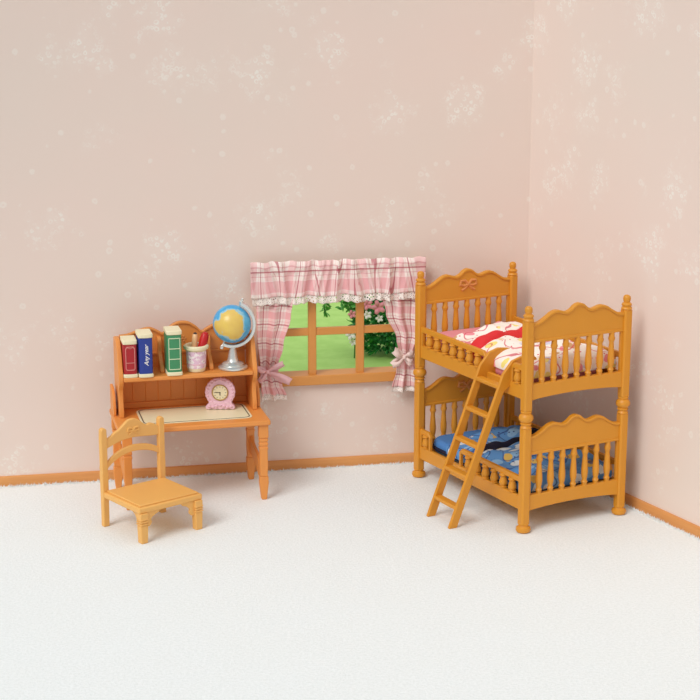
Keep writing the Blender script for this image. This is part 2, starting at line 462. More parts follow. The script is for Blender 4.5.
# ------------------------------------------------------------------ curtains (local frame on the wall, y = -distance to the wall)
def crease(s, seed, f0=34):
    return 1-(abs(sin(s*f0*.5+seed))**.7+.7*abs(sin(s*f0*.83+seed*2.3))**.6+.5*abs(sin(s*f0*.31+seed)))/1.1
def fold(s, seed, f0=34):
    return (sin(s*f0+seed)+.55*sin(s*f0*1.73+seed*2.3)+.35*sin(s*f0*.53+seed*1.1))/1.9
def valance():
    t = thing('curtain_valance', 'pink plaid gathered valance with ruffled header and lace above the window', 'valance', K, AB)
    X0, X1 = -2.05, -.79
    def fy(x, z):
        w = 1 - min(1, max(0, (x+1.0)/.08)); w = w*.82+.18
        if x < -1.93: w *= .5
        seam = math.exp(-((z-1.485)/.02)**2)
        amp = .030*(1 if z < 1.485 else 1.0)*(1-.6*seam)
        return -.100 - amp*w*crease(x + (z-1.4)*.25*sin(x*9), 1.3, 50) - .012*math.exp(-((z-1.52)/.025)**2)
    def fn(a, b):
        x = X0+(X1-X0)*a; z = 1.297+(1.553-1.297)*b
        zz = z + (.006*fold(x, 4, 48) if b > .8 else 0) + (.006*sin(x*26) if b < .2 else 0)
        # gathered cloth: more cloth than width
        u = x*1.0+.020*crease(x, 1.3, 50)*(1-min(1, max(0, (x+1.0)/.08)))
        return (x, fy(x, z), zz), (u+.22*(z-1.4)*sin(x*19), (z-1.485)*.60 if z < 1.485 else (z-1.485)*.36+.011)
    MB().grid(fn, 260, 26).build('cloth', M['plaid'], t, solid=.006, smooth=180)
    def fl(a, b):
        x = X0+.01+(X1-X0-.02)*a; z0 = 1.302+.006*sin(x*26); dz = (.052+.009*abs(sin(x*52)))*b
        return (x, fy(x, 1.30)+.004+.008*b*sin(x*80), z0-dz), (x, z0-dz)
    MB().grid(fl, 260, 6).build('lace_trim', M['lace'], t, solid=.002, smooth=180)
    rod = MB().tube([(X0+.01, -.07, 1.51), (X1-.01, -.07, 1.51)], .012, 10)
    rod.build('curtain_rod', M['cream'], t)
    for x in (X0+.05, X1-.05):
        MB().box(x-.01, x+.01, -.07, 0, 1.5, 1.52).build('rod_bracket', M['cream'], t)
valance()
def side_curtain(label, left, right, bowz, seed, knots, lab2, lmat):
    """left/right: lists of (z, x) edges from top to bottom"""
    t = thing('side_curtain', label, 'curtain', K, AB, None)
    def interp(tab, z):
        for (z0, x0), (z1, x1) in zip(tab, tab[1:]):
            if z <= z0 and z >= z1:
                k = (z0-z)/(z0-z1); k = k*k*(3-2*k) if True else k
                return x0+(x1-x0)*k
        return tab[-1][1] if z < tab[-1][0] else tab[0][1]
    Z0, Z1 = left[0][0], left[-1][0]
    def fn(a, b, off=0, ext=0):
        z = Z0+(Z1-Z0)*b
        x0, x1 = interp(left, z), interp(right, z); x = x0+(x1-x0)*a
        w = (x1-x0); gath = math.exp(-((z-bowz)/.06)**2)
        amp = .012+.008*(1-w/.3)
        y = -.062 - amp*sin(a*2*pi*2.2+seed+.6*b) - .006*sin(a*2*pi*4.1+seed*2) + .012*gath - (.02*(1-gath) if z < bowz else 0)
        return (x, y, z), ((a-.5)*.27+.05*sin(b*3)*.3, z+.02*(a-.5)+.018*gath*sin(a*14))
    MB().grid(fn, 60, 70).build('cloth', M['plaid'], t, solid=.005, smooth=180)
    def fl(a, b):
        (x, y, z), _ = fn(a, 1); dz = (.035+.007*abs(sin(a*20)))*b
        return (x+(a-.5)*.012*b, y+.004, z-dz), (x, z-dz)
    MB().grid(fl, 60, 4).build('lace_trim', M['lace'], t, solid=.002, smooth=180)
    # tie band and bow
    cx, cz = knots
    xl, xr = interp(left, bowz), interp(right, bowz)
    m = MB()
    def rib(path, w, lst=False):
        pts = crom(path, 6); n = len(pts)
        vs = []
        for i, p in enumerate(pts):
            q0 = Vector(pts[max(i-1, 0)]); q1 = Vector(pts[min(i+1, n-1)]); tt = (q1-q0).normalized()
            sd = tt.cross(Vector((0, -1, 0)));
            if sd.length < .2: sd = Vector((0, 0, 1))
            sd = sd.normalized(); k = w[0]+(w[1]-w[0])*i/(n-1)
            vs += [Vector(p)-sd*k/2, Vector(p)+sd*k/2]
        m.add(vs, [(2*i, 2*i+1, 2*i+3, 2*i+2) for i in range(n-1)])
    rib([(xl-.006, -.05, bowz), (xl+.0, -.095, bowz), ((xl+xr)/2, -.112, bowz-.004), (xr, -.095, bowz), (xr+.008, -.05, bowz)], (.022, .022))
    m.build('tie_band', lmat, t, solid=.004)
    m = MB()
    c = Vector((cx, -.118, cz))
    for (dx, dz, w) in lab2:
        e = c+Vector((dx, 0, dz)); pd = Vector((-dz, 0, dx)).normalized()*w
        mid = c.lerp(e, .55)
        rib([tuple(c), tuple(mid+Vector((0, -.022, 0))+pd*.25), tuple(e+Vector((0, -.008, 0)))], (.014, w*1.0))
        rib([tuple(c), tuple(mid+Vector((0, .006, 0))-pd*.2), tuple(e+Vector((0, -.004, 0)))], (.014, w*1.0))
    s0 = len(m.v)
    m.lathe([(.002, -.013), (.011, -.009), (.013, 0), (.011, .009), (.002, .013)], 0, 0, 12)
    m.xform(Matrix.Translation(c+Vector((0, -.006, 0))), s0)
    m.build('bow', lmat, t, solid=.004)
side_curtain('pink plaid side curtain tied with a pink ribbon bow beside the desk',
             [(1.33, -2.01), (1.0, -2.005), (.775, -1.985), (.64, -1.985), (.585, -1.98)],
             [(1.33, -1.735), (1.15, -1.765), (.95, -1.82), (.775, -1.865), (.66, -1.835), (.585, -1.805)], .77, .4,
             (-1.945, .768), [(.115, .055, .045), (.165, -.080, .055), (-.07, .03, .035), (-.06, -.07, .03)], M['ribbon'])
side_curtain('pink plaid side curtain tied with a whitish bow beside the bunk bed',
             [(1.33, -1.12), (1.15, -1.07), (.95, -.99), (.83, -.965), (.72, -.995), (.60, -1.025)],
             [(1.33, -.80), (1.0, -.82), (.83, -.865), (.72, -.85), (.60, -.835)], .825, 2.1,
             (-.945, .83), [(-.075, .05, .055), (-.09, -.055, .05), (.06, .02, .05), (.05, -.06, .035)], M['ribbonw'])

# ------------------------------------------------------------------ bunk bed
BA = Vector((1.1256, 10.2676, 0)); BR_ = R(28.111); BW, BL = .768, 1.34
bed = thing('bunk_bed', 'honey coloured wooden toy bunk bed with turned posts and scalloped headboards', 'bunk bed', BA, BR_)
def rsq(mb, h, c, z0, z1):
    p = [(h-c, -h), (h, -h+c), (h, h-c), (h-c, h), (-h+c, h), (-h, h-c), (-h, -h+c), (-h+c, -h)]
    mb.prism(p, z0, z1, axis='z')
def make_post():
    p = MB(); rsq(p, .031, .009, .055, .70); rsq(p, .031, .009, .82, 1.402)
    o = p.build('post', M['bed'], bed, bevel=.003)
    MB().lathe([(.03, 0), (.044, .006), (.05, .02), (.046, .036), (.034, .044), (.03, .05), (.036, .056), (.033, .064), (.027, .066)], seg=24).build('foot', M['bed'], o)
    MB().lathe([(.02, .695), (.033, .70), (.037, .708), (.033, .716), (.029, .722), (.037, .730), (.038, .736), (.031, .742), (.038, .748), (.046, .76), (.048, .772), (.045, .786), (.036, .797), (.031, .802), (.037, .81), (.035, .818), (.02, .824)], seg=24).build('turned_collar', M['bed'], o)
    MB().lathe([(.02, 1.398), (.033, 1.402), (.037, 1.410), (.034, 1.419), (.027, 1.424), (.033, 1.432), (.034, 1.440), (.027, 1.448), (.020, 1.452), (.024, 1.463), (.0255, 1.478), (.023, 1.491), (.014, 1.499), (.004, 1.501)], seg=24).build('finial', M['bed'], o)
    return o
post = make_post()
for x, y in ((BW, 0), (0, BL), (BW, BL)): dup(post, (x, y, 0))
half = [(.028, 1.388), (.075, 1.394), (.125, 1.420), (.170, 1.448), (.215, 1.457), (.258, 1.446), (.290, 1.441), (.320, 1.453), (.350, 1.477), (.384, 1.487)]
crest = crom(half + [(BW-x, z) for x, z in half[-2::-1]], 5)
def spindle_mesh(z0, z1, r):
    h = z1-z0; P = [(.85, -.01), (.85, .05), (1.05, .08), (.8, .12), (.72, .15), (.9, .2), (1.08, .3), (1.06, .40), (.9, .55), (.78, .68), (.72, .76), (.92, .80), (1.1, .85), (.88, .90), (.86, .95), (.86, 1.01)]
    return MB().lathe([(r*a, z0+h*b) for a, b in P], seg=12)
def bow_relief(parent, cx, cz, y, k=1, mat='relief'):
    mb = MB()
    for sx in (-1, 1):
        mb.tube([(cx, y, cz), (cx+sx*.02*k, y, cz+.022*k), (cx+sx*.045*k, y, cz+.02*k), (cx+sx*.05*k, y, cz+.0), (cx+sx*.025*k, y, cz-.006*k), (cx, y, cz)], .0085*k, 6)
        mb.tube([(cx, y, cz), (cx+sx*.02*k, y, cz-.02*k), (cx+sx*.04*k, y, cz-.03*k)], .0075*k, 6)
    s0 = len(mb.v)
    mb.lathe([(.001, -.009*k), (.008*k, -.005*k), (.009*k, 0), (.008*k, .005*k), (.001, .009*k)], 0, 0, 10); mb.xform(Matrix.Translation((cx, y, cz)), s0)
    return mb.build('bow_carving', M[mat], parent)
def end_board(name, dz, y, deep, motif_side=0):
    zb = 1.267+dz
    pts = [(x, z+dz) for x, z in crest]
    o = MB().prism([(BW-.028, zb), (.028, zb)] + [(x, z-.006) for x, z in pts], y-.011, y+.011).build(name, M['bed'], bed, bevel=.002)
    # raised moulding along the crest
    MB().prism(pts + [(x, z-.020) for x, z in pts[::-1]], y-.020, y+.020).build('crest_moulding', M['bed'], o, bevel=.005)
    MB().box(.028, BW-.028, y-.016, y+.016, zb-.006, zb+.014).build('upper_rail', M['bed'], o, bevel=.004)
    arch = [(.028+(BW-.056)*k/16, .884+dz+.020*sin(pi*k/16)**.7) for k in range(17)]
    if deep: arch = [(x, z+dz*0) for x, z in arch]
    MB().prism([(BW-.028, .992+dz), (.028, .992+dz)] + arch, y-.018, y+.018).build('lower_rail', M['bed'], o, bevel=.004)
    s = spindle_mesh(.992+dz, 1.263+dz, .0215).build('spindle', M['bed'], o, loc=(BW/2-3*.0905, y, 0))
    for k in range(1, 7): dup(s, (BW/2+(k-3)*.0905, y, 0))
    for x in (.034, BW-.034):
        MB().box(x-.01, x+.01, y-.01, y+.01, .99+dz, 1.265+dz).build('edge_strip', M['bed'], o)
    if motif_side: bow_relief(o, BW/2, 1.375+dz, y+motif_side*.012, 1.35)
    return o
end_board('footboard', 0, 0, True); end_board('footboard', -.741, 0, True)
end_board('headboard', 0, BL, False, -1); end_board('headboard', -.741, BL, False, -1)
def side_rail(x, dz):
    MB().box(x-.014, x+.014, .03, BL-.03, .885+dz, .978+dz).build('side_rail', M['bed'], bed, bevel=.005)
def guard(x, dz, y0, y1, open0=False, open1=False):
    zt = 1.107+dz; z0 = .975+dz
    poly = [(y0, z0), (y0, zt-(.03 if open0 else 0)), (y0+(.03 if open0 else 0), zt), (y1-(.03 if open1 else 0), zt), (y1, zt-(.03 if open1 else 0)), (y1, z0), (y1-.02, z0), (y1-.02, zt-.036), (y0+.02, zt-.036), (y0+.02, z0)]
    if y0 < .1 and False: pass
    o = MB().prism(poly, x-.013, x+.013, axis='x').build('guard_rail', M['bed'], bed, bevel=.005)
    n = max(1, round((y1-y0-.04)/.098)-1); n = max(1, n); st = (y1-y0)/(n+1)
    s = None
    for k in range(n):
        yy = y0+st*(k+1)
        if s is None: s = spindle_mesh(z0, zt-.03, .027).build('spindle', M['bed'], o, loc=(x, yy, 0))
        else: dup(s, (x, yy, 0))
for dz in (0, -.741-.0):
    for x in (0, BW): side_rail(x, dz)
    guard(BW, dz, .03, BL-.03)
guard(0, 0, .475, BL-.03, open0=True); guard(0, 0, .03, .17, open1=True)
guard(0, -.741, .03, .78, open1=True); guard(0, -.741, 1.17, BL-.03, open0=True)
for dz in (0, -.741):
    MB().box(.012, BW-.012, .016, BL-.016, .925+dz, .945+dz).build('bed_base', M['bed'], bed)

def mattress(zb, mat, label, hgt, edge=None):
    r = .12; x0, x1, y0, y1 = .05, BW-.05, .05, BL-.035
    y0 = .10; poly = []
    for cx, cy, a0 in ((x1-r, y0+r, -90), (x1-r, y1-r, 0), (x0+r, y1-r, 90), (x0+r, y0+r, 180)):
        for k in range(7):
            a = R(a0+15*k); poly.append((cx+r*cos(a), cy+r*sin(a)))
    t = thing('mattress', label, 'mattress', BA+Vector((0, 0, zb)), BR_)
    MB().prism(poly, 0, hgt, axis='z').build('pad', mat, t, bevel=.035, seg=5)
    if edge:
        MB().tube([(x, y, hgt*.40) for x, y in poly+poly[:1]], .013, 8).build('piping', edge, t)['label'] = 'dark navy piping'
    return t
mattress(.945, M['pinksheet'], 'pink mattress lying on the upper bunk', .12)
mattress(.204, M['bluesheet'], 'blue mattress with dark piping lying on the lower bunk', .10, M['navyband'])

def comforter(zb, mats, label, seed, top, blab, bw=.115):
    t = thing('comforter', label, 'blanket', BA+Vector((0, 0, zb)), BR_)
    rnd = random.Random(seed)
    ph = [rnd.uniform(0, 6) for _ in range(8)]
    X0, X1 = .034, BW-.034
    def line(c0, x): return c0+.21*(x-X0)/(X1-X0)
    def h(x, y):
        ex = min(1, (x-X0)/.24, (X1-x)/.12); ex = max(0, ex); ex = math.sqrt(max(0, 1-(1-ex)**2))
        f = .016*sin(7*x+9*y+ph[0])+.013*sin(15*x-8*y+ph[1])+.009*sin(21*y+11*x+ph[2])+.006*sin(37*x+17*y+ph[3])
        return ex*(top+f)
    def piece(name, ya, yb, mat, extra, ny, lab=None):
        mb = MB(); nx = 44
        def prof(b): return math.sin(pi*min(1, max(0, b)))**.4 if extra[2] else min(1, b/.06 if b < .06 else 1, (1-b)/.10 if b > .90 else 1)
        def fn(a, b):
            x = X0+(X1-X0)*a; y = ya(x)+(yb(x)-ya(x))*b
            e = max(0, prof(b)); e = math.sqrt(max(0, 1-(1-e)**2)) if not extra[2] else e
            z = max(-.02, h(x, y)-.01)*(extra[0]+(1-extra[0])*e)+extra[1]*e*min(1, 8*a, 8*(1-a))
            return (x, y, z), (x, y)
        mb.grid(fn, nx, ny)
        # close below
        W_ = nx+1; base = len(mb.v)
        ring = [i for i in range(W_)] + [j*W_+nx for j in range(1, ny+1)] + [ny*W_+i for i in range(nx-1, -1, -1)] + [j*W_ for j in range(ny-1, 0, -1)]
        vs = [(mb.v[i].x, mb.v[i].y, -.055) for i in ring]
        n = len(ring); mb.v += [Vector(v) for v in vs]
        for k in range(n):
            mb.f.append([ring[(k+1) % n], ring[k], base+k, base+(k+1) % n]); mb.m.append(0)
        mb.f.append([base+k for k in range(n)]); mb.m.append(0)
        mb.uv = {}
        o = mb.build(name, mat, t, smooth=60)
        if lab: o['label'] = lab
        return o
    y_end = .045
    piece('quilt', lambda x: y_end, lambda x: line(.655, x)+.012, mats[0], (0, 0, False), 46)
    piece('folded_band', lambda x: line(.64, x), lambda x: line(.64+bw, x)+.03*sin(9*x), mats[1], (.55, .03, True), 14, blab)
    piece('turned_flap', lambda x: line(.61+bw, x), lambda x: min(BL-.09, line(1.02, x)-.16*x+.02*sin(14*x)), mats[0], (.12, 0, False), 22)
comforter(1.065, (M['quilt_pink'], M['redband']), 'cream floral quilt with a bright red folded band on the upper bunk', 3, .068, 'bright red folded band')
comforter(.304, (M['quilt_blue'], M['navyband']), 'blue printed quilt with a black folded band on the lower bunk', 8, .065, 'black folded band', .045)

def ladder():
    # leans on the near side of the upper bunk; local frame = bed frame
    t = thing('bed_ladder', 'honey coloured five rung wooden ladder hooked onto the upper bunk', 'ladder', BA + Matrix.Rotation(BR_, 3, 'Z') @ Vector((-.367, .42, 0)), BR_)
    # path of a stringer in (x,z) relative to its foot; y skews a little
    xs = lambda z: (z/.97)*.302
    skew = lambda z: -.105*z
    def stringer(y, name='stringer'):
        w = .030
        out = [(-w, 0), (w, 0), (xs(.91)+w*1.0, .91), (.360, .948), (.455, .962), (.535, 1.00), (.558, 1.05), (.556, 1.095), (.535, 1.122), (.430, 1.134), (.360, 1.112), (xs(1.02)-w*.7, 1.03)]
        mb = MB(); n = len(out); th = .0125
        a = [(x, y+skew(z)-th, z) for x, z in out]; b = [(x, y+skew(z)+th, z) for x, z in out]
        mb.add(a+b, [list(range(n))[::-1], list(range(n, 2*n))] + [(i, (i+1) % n, n+(i+1) % n, n+i) for i in range(n)])
        # keep clear of the guard rail: hook slot is formed by the bend
        return mb.build(name, M['bed'], t, bevel=.004)
    yl, yr = .137, -.137
    stringer(yl); stringer(yr)
    for z in (.135, .340, .543, .745, .942):
        x = xs(z); mb = MB()
        mb.box(x-.030, x+.026, yr+skew(z)+.008, yl+skew(z)-.008, z-.013, z+.013)
        mb.build('rung', M['bed'], t, bevel=.006)
ladder()

# ------------------------------------------------------------------ desk (local: x along the front, origin front right corner; y to the wall)
DO = Vector((-.538, 10.9163, 0)); DA = R(14); DW = 1.035
dv = Vector((cos(DA), sin(DA), 0)); dnn = Vector((-sin(DA), cos(DA), 0))
def dpt(s, n, z=0): return DO+dv*s+dnn*n+Vector((0, 0, z))
desk = thing('writing_desk', 'orange wooden toy writing desk with a scalloped shelf hutch against the wall', 'desk', DO, DA)
def desk_parts():
    MB().box(-DW, 0, 0, .575, .535, .57).build('desktop', M['desk'], desk, bevel=.008)
    def leg(x, y, sx):
        mb = MB(); w = .033
        mb.box(x-w, x+w, y-.026, y+.026, .44, .54)
        for z in (.425, .395, .365): mb.box(x-w*.92, x+w*.92, y-.024, y+.024, z-.011, z+.011)
        mb.box(x-w*.8, x+w*.8, y-.02, y+.02, .35, .45)
        mb.prism([(x-w*.8, .36), (x+w*.8, .36), (x+w*.86, .25), (x+w*.75, .165), (x-w*.75, .165), (x-w*.86, .25)], y-.024, y+.024)
        mb.prism([(x-w*.9, .165), (x+w*.9, .165), (x+w*.95, .12), (x+w*.55, 0), (x-w*.55, 0), (x-w*.95, .12)], y-.025, y+.025)
        return mb.build('leg', M['desk'], desk, bevel=.005)
    for x in (-.046, -DW+.060):
        leg(x, .045, 1); leg(x-(.02 if x < -.5 else .004), .51, 1)
        # scalloped side stretcher
        up = crom([(.06, .16), (.13, .19), (.21, .255), (.30, .275), (.39, .29), (.50, .33)], 5)
        dn = crom([(.50, .20), (.40, .19), (.30, .165), (.20, .13), (.12, .105), (.06, .09)], 5)
        MB().prism(up+dn, x-.011, x+.011, axis='x').build('side_stretcher', M['desk'], desk, bevel=.004)
        ap = [(.06, .54), (.50, .54), (.50, .47)] + crom([(.48, .475), (.40, .505), (.28, .515), (.16, .505), (.06, .475)], 5)
        MB().prism(ap, x-.011, x+.011, axis='x').build('side_apron', M['desk'], desk, bevel=.003)
    # back apron
    MB().box(-DW+.09, -.09, .505, .525, .48, .54).build('back_apron', M['desk'], desk, bevel=.003)
    # hutch
    X0, X1 = -.992, -.036; zb = .57
    front = crom([(.295, .57), (.30, .63), (.318, .70), (.315, .76), (.283, .80), (.270, .835), (.276, .88), (.300, .93), (.325, .99), (.36, 1.05), (.42, 1.092), (.50, 1.10), (.555, 1.085)], 5)
    for x in (X0+.016, X1-.016):
        MB().prism([(.565, .57)] + front + [(.565, 1.085)], x-.016, x+.016, axis='x').build('side_panel', M['desk'], desk, bevel=.005)
    # low outer wings
    for x in (X0-.026, X1+.022):
        wing = [(.545, .57), (.36, .57), (.355, .63), (.37, .69), (.41, .735), (.45, .752), (.545, .755)]
        MB().prism(wing, x-.010, x+.010, axis='x').build('side_wing', M['desk'], desk, bevel=.004)
    xi0, xi1 = X0+.032, X1-.032; c = (X0+X1)/2
    MB().box(xi0, xi1, .262, .55, .828, .856).build('shelf', M['desk'], desk, bevel=.006)
    hb = [(0, 1.147), (.05, 1.138), (.10, 1.105), (.135, 1.073), (.17, 1.09), (.215, 1.112), (.26, 1.112), (.31, 1.085), (.36, 1.05), (.41, 1.02), (.44, 1.01)]
    hb = hb[:7] + [(.32, 1.095), (.38, 1.075), (.44, 1.07)]
    hb = [(x, z+.026) for x, z in hb]
    cr = crom([(c-x, z) for x, z in hb[:0:-1]] + [(c+x, z) for x, z in hb], 5)
    bp = MB().prism([(xi1, .57), (xi0, .57)] + cr, .548, .562).build('back_panel', M['desk'], desk, bevel=.002)
    MB().prism(cr + [(x, z-.02) for x, z in cr[::-1]], .536, .568).build('crest_moulding', M['desk'], bp, bevel=.005)
    MB().box(xi0, xi1, .538, .55, .944, .962).build('back_rail', M['desk'], bp, bevel=.003)
    MB().box(xi0, xi1, .532, .55, .57, .612).build('back_ledge', M['desk'], bp, bevel=.004)
    # board joints below the shelf
    for k in range(1, 10):
        x = xi0+(xi1-xi0)*k/10
        MB().prism([(x-.004, .5485), (x, .545), (x+.004, .5485)], .61, .828, axis='z').build('board_bead', M['desk'], bp)
    for x in (c-.168, c+.172):
        dvp = [(.55, .856), (.36, .856)] + crom([(.36, .87), (.375, .90), (.43, .935), (.47, .98), (.48, 1.05), (.51, 1.075), (.55, 1.075)], 5)
        MB().prism(dvp, x-.014, x+.014, axis='x').build('shelf_divider', M['desk'], desk, bevel=.004)
    # carved flower on the crest
    fm = MB()
    for k in range(6):
        a = k*pi/3; s0 = len(fm.v)
        fm.lathe([(.001, -.004), (.010, 0), (.001, .004)], 0, 0, 10, 1)
        fm.xform(Matrix.Translation((c+.020*cos(a), .547, 1.045+.020*sin(a))) @ Matrix.Rotation(pi/2, 4, 'X'), s0)
    s0 = len(fm.v); fm.lathe([(.001, -.006), (.009, 0), (.001, .006)], 0, 0, 10); fm.xform(Matrix.Translation((c, .546, 1.045)) @ Matrix.Rotation(pi/2, 4, 'X'), s0)
    fm.build('flower_carving', M['relief'], bp)
desk_parts()

# desk mat
def deskmat():
    x0, x1, y0, y1, r = -.865, -.105, .085, .47, .05
    def rr(x0, x1, y0, y1, r):
        p = []
        for cx, cy, a0 in ((x1-r, y0+r, -90), (x1-r, y1-r, 0), (x0+r, y1-r, 90), (x0+r, y0+r, 180)):
            for k in range(7): a = R(a0+15*k); p.append((cx+r*cos(a), cy+r*sin(a)))
        return p
    t = thing('desk_mat', 'cream writing mat with a thin dark border line on the desktop', 'desk mat', dpt(0, 0, .570), DA)
    MB().prism(rr(x0, x1, y0, y1, r), .0003, .005, axis='z').build('mat_sheet', M['cream'], t, bevel=.0015)
    a = rr(x0+.014, x1-.014, y0+.013, y1-.013, r*.85); b = rr(x0+.021, x1-.021, y0+.021, y1-.021, r*.75)
    n = len(a); mb = MB()
    mb.add([(x, y, .0049) for x, y in a]+[(x, y, .0049) for x, y in b]+[(x, y, .0058) for x, y in a]+[(x, y, .0058) for x, y in b],
           [f for i in range(n) for f in ((2*n+i, 2*n+(i+1) % n, 3*n+(i+1) % n, 3*n+i), (i, (i+1) % n, 2*n+(i+1) % n, 2*n+i), (n+i, 3*n+i, 3*n+(i+1) % n, n+(i+1) % n), (i, n+i, n+(i+1) % n, (i+1) % n))])
    mb.build('border_line', M['dark'], t)['label'] = 'thin dark border line'
deskmat()

# books ------------------------------------------------------------
SZ = .856
def book(label, s, n, w, h, d, mat, cx=0, lean=0):
    t = thing('book', label, 'book', dpt(s, n, SZ), DA+R(cx), 'toy books on the desk shelf')
    # cover: C-shaped case with a rounded spine; pages as cream block
    mb = MB(); hw = w/2; th = .008
    spine = [(-hw, .012)] + [(-hw*cos(pi*k/8), .010-.010*sin(pi*k/8)) for k in range(1, 8)] + [(hw, .012)]
    poly = [(-hw, d)] + spine + [(hw, d), (hw-th, d), (hw-th, .02), (-hw+th, .02), (-hw+th, d)]
    mb.prism(poly, .026, h-.030, axis='z'); mb.build('cover', mat, t, bevel=.002)
    pg = MB(); e = .004
    pl = [(-hw+th+.001, d-.006), (-hw+th+.001, .018), (hw-th-.001, .018), (hw-th-.001, d-.006)]
    pg.prism(pl, .02, h-.012, axis='z').build('pages', M['cream'], t, bevel=.002)
    for za, zc in ((0, .026), (h-.030, h)):
        s2 = [(-hw-e, d+.002), (-hw-e, .008)] + [(-(hw+e)*cos(pi*k/8), .006-.012*sin(pi*k/8)) for k in range(1, 8)] + [(hw+e, .008), (hw+e, d+.002)]
        MB().prism(s2, za, zc, axis='z').build('end_cap', M['cream'], t, bevel=.005)['label'] = 'cream end of the book'
    return t
def fr(mb, x, z, w, h, y=-.001, t=.002, d=.003):
    """frame outline of bars on the spine"""
    for a in ((x-w/2, x+w/2, z-h/2, z-h/2+t), (x-w/2, x+w/2, z+h/2-t, z+h/2), (x-w/2, x-w/2+t, z-h/2, z+h/2), (x+w/2-t, x+w/2, z-h/2, z+h/2)):
        mb.box(a[0], a[1], y-d/2, y+d/2, a[2], a[3])
rb = book('red toy book with a pink framed spine, leftmost on the desk shelf', -.910, .270, .090, .262, .16, M['red'])
mb = MB(); pts = [(-.024, .055), (-.030, .066), (-.030, .205), (-.022, .216), (.022, .216), (.030, .205), (.030, .066), (.024, .055), (-.024, .055)]
def sy(x, hw): return .010-.010*math.sqrt(max(0, 1-(x/hw)**2))-.0008
mb.tube([(x, sy(x, .045), z) for x, z in pts], .0028, 6); mb.tube([(x, sy(x, .045), .105) for x in (-.03, -.015, 0, .015, .03)], .0022, 6)
mb.tube([(x, sy(x, .045), z) for x, z in ((-.028, .20), (-.02, .212), (0, .204), (.02, .212), (.028, .20))], .0018, 6)
mb.build('spine_frame', M['pinkline'], rb)['label'] = 'pink line frame on the spine'
bb = book('blue toy book with white script on its spine, between the red and green books', -.806, .255, .092, .305, .16, M['blue'])
def script(txt, parent, mat, size):
    cu = bpy.data.curves.new('title', 'FONT'); cu.body = txt; cu.size = size; cu.extrude = .0012; cu.shear = .35; cu.align_x = 'CENTER'; cu.align_y = 'CENTER'; cu.offset = .0006
    tmp = bpy.data.objects.new('title_tmp', cu); COL.objects.link(tmp)
    dg = bpy.context.evaluated_depsgraph_get(); me = bpy.data.meshes.new_from_object(tmp.evaluated_get(dg))
    COL.objects.unlink(tmp); bpy.data.objects.remove(tmp)
    me.materials.clear(); me.materials.append(mat)
    o = bpy.data.objects.new('title', me); COL.objects.link(o); o.parent = parent; return o
tt = script('Any year', bb, M['white'], .040); tt.rotation_euler = (pi/2, -pi/2, 0); tt.location = (.004, -.0012, .155); tt['label'] = 'white script title'
gb = book('green toy book with pale ruled spine panels beside the pencil cup', -.610, .258, .098, .315, .16, M['green'])
mb = MB()
for z in (.045, .117, .189, .261):
    mb.tube([(x, sy(x, .049), z) for x in (-.038, -.02, 0, .02, .038)], .003, 6)
for x in (-.038, .038): mb.tube([(x, sy(x, .049), .045), (x, sy(x, .049), .261)], .0026, 6)
mb.build('spine_frame', M['paleline'], gb)['label'] = 'pale lines on the spine'

# pencil cup ---------------------------------------------------------
cup = thing('pencil_cup', 'cream pencil cup with a pink rose band on the desk shelf', 'pencil cup', dpt(-.447, .365, SZ), DA)
cup.scale = (1.06, 1.06, 1.0)
MB().lathe([(.050, 0), (.056, .004), (.058, .018), (.060, .03), (.0645, .15), (.070, .156), (.079, .160), (.083, .170), (.081, .181), (.072, .187), (.062, .184), (.058, .176), (.053, .03), (.048, .022), (.001, .02)], seg=36).build('cup_body', M['cream'], cup)
MB().lathe([(.0596, .028), (.0615, .030), (.0660, .146), (.0640, .148)], seg=36).build('rose_band', M['cup'], cup)['label'] = 'lilac pink band with white roses'
MB().lathe([(.0618, .052), (.0640, .054), (.0643, .060), (.0622, .062)], seg=36).build('ring_line', M['clockpink'], cup)
def pencil(name, label, p0, p1, r, mat, tipmat, cat):
    p0 = Vector(p0); p1 = Vector(p1); L = (p1-p0).length; q = Vector((0, 0, 1)).rotation_difference(p1-p0)
    t = thing(name, label, cat, dpt(*p0)+Vector((0, 0, 0)), 0)
    t.rotation_mode = 'QUATERNION'; t.rotation_quaternion = Matrix.Rotation(DA, 4, 'Z').to_quaternion() @ q
    MB().lathe([(r*.4, 0), (r*.9, .01), (r, L*.4), (r*1.05, L*.8), (r*.9, L*.93), (r*.55, L*.96)], seg=14).build('barrel', mat, t)
    MB().lathe([(r*.7, L*.93), (r*.72, L*.965), (r*.45, L*.985), (r*.05, L)], seg=14).build('tip', tipmat, t)
pencil('pencil', 'peach coloured pencil with a dark tip standing in the cup', (-.472, .365, SZ+.03), (-.446, .39, SZ+.268), .019, M['pencil'], M['dark'], 'pencil')
pencil('pencil', 'thick red pencil leaning to the right in the cup', (-.447, .350, SZ+.04), (-.372, .385, SZ+.268), .029, M['redpen'], M['redpen'], 'pencil')

# globe --------------------------------------------------------------
gl = thing('desk_globe', 'blue and yellow toy globe on a silver stand, right end of the desk shelf', 'globe', dpt(-.190, .375, SZ), 0)
MB().lathe([(.094, 0), (.102, .004), (.103, .014), (.096, .020), (.080, .024), (.074, .028), (.076, .036), (.066, .044), (.048, .048), (.040, .054), (.034, .078), (.028, .110), (.023, .135), (.022, .15), (.001, .151)], seg=40).build('base', M['silver'], gl)
gc = Vector((-.002, 0, .316)); ax = Vector((.40, 0, .917)).normalized(); R0 = .132
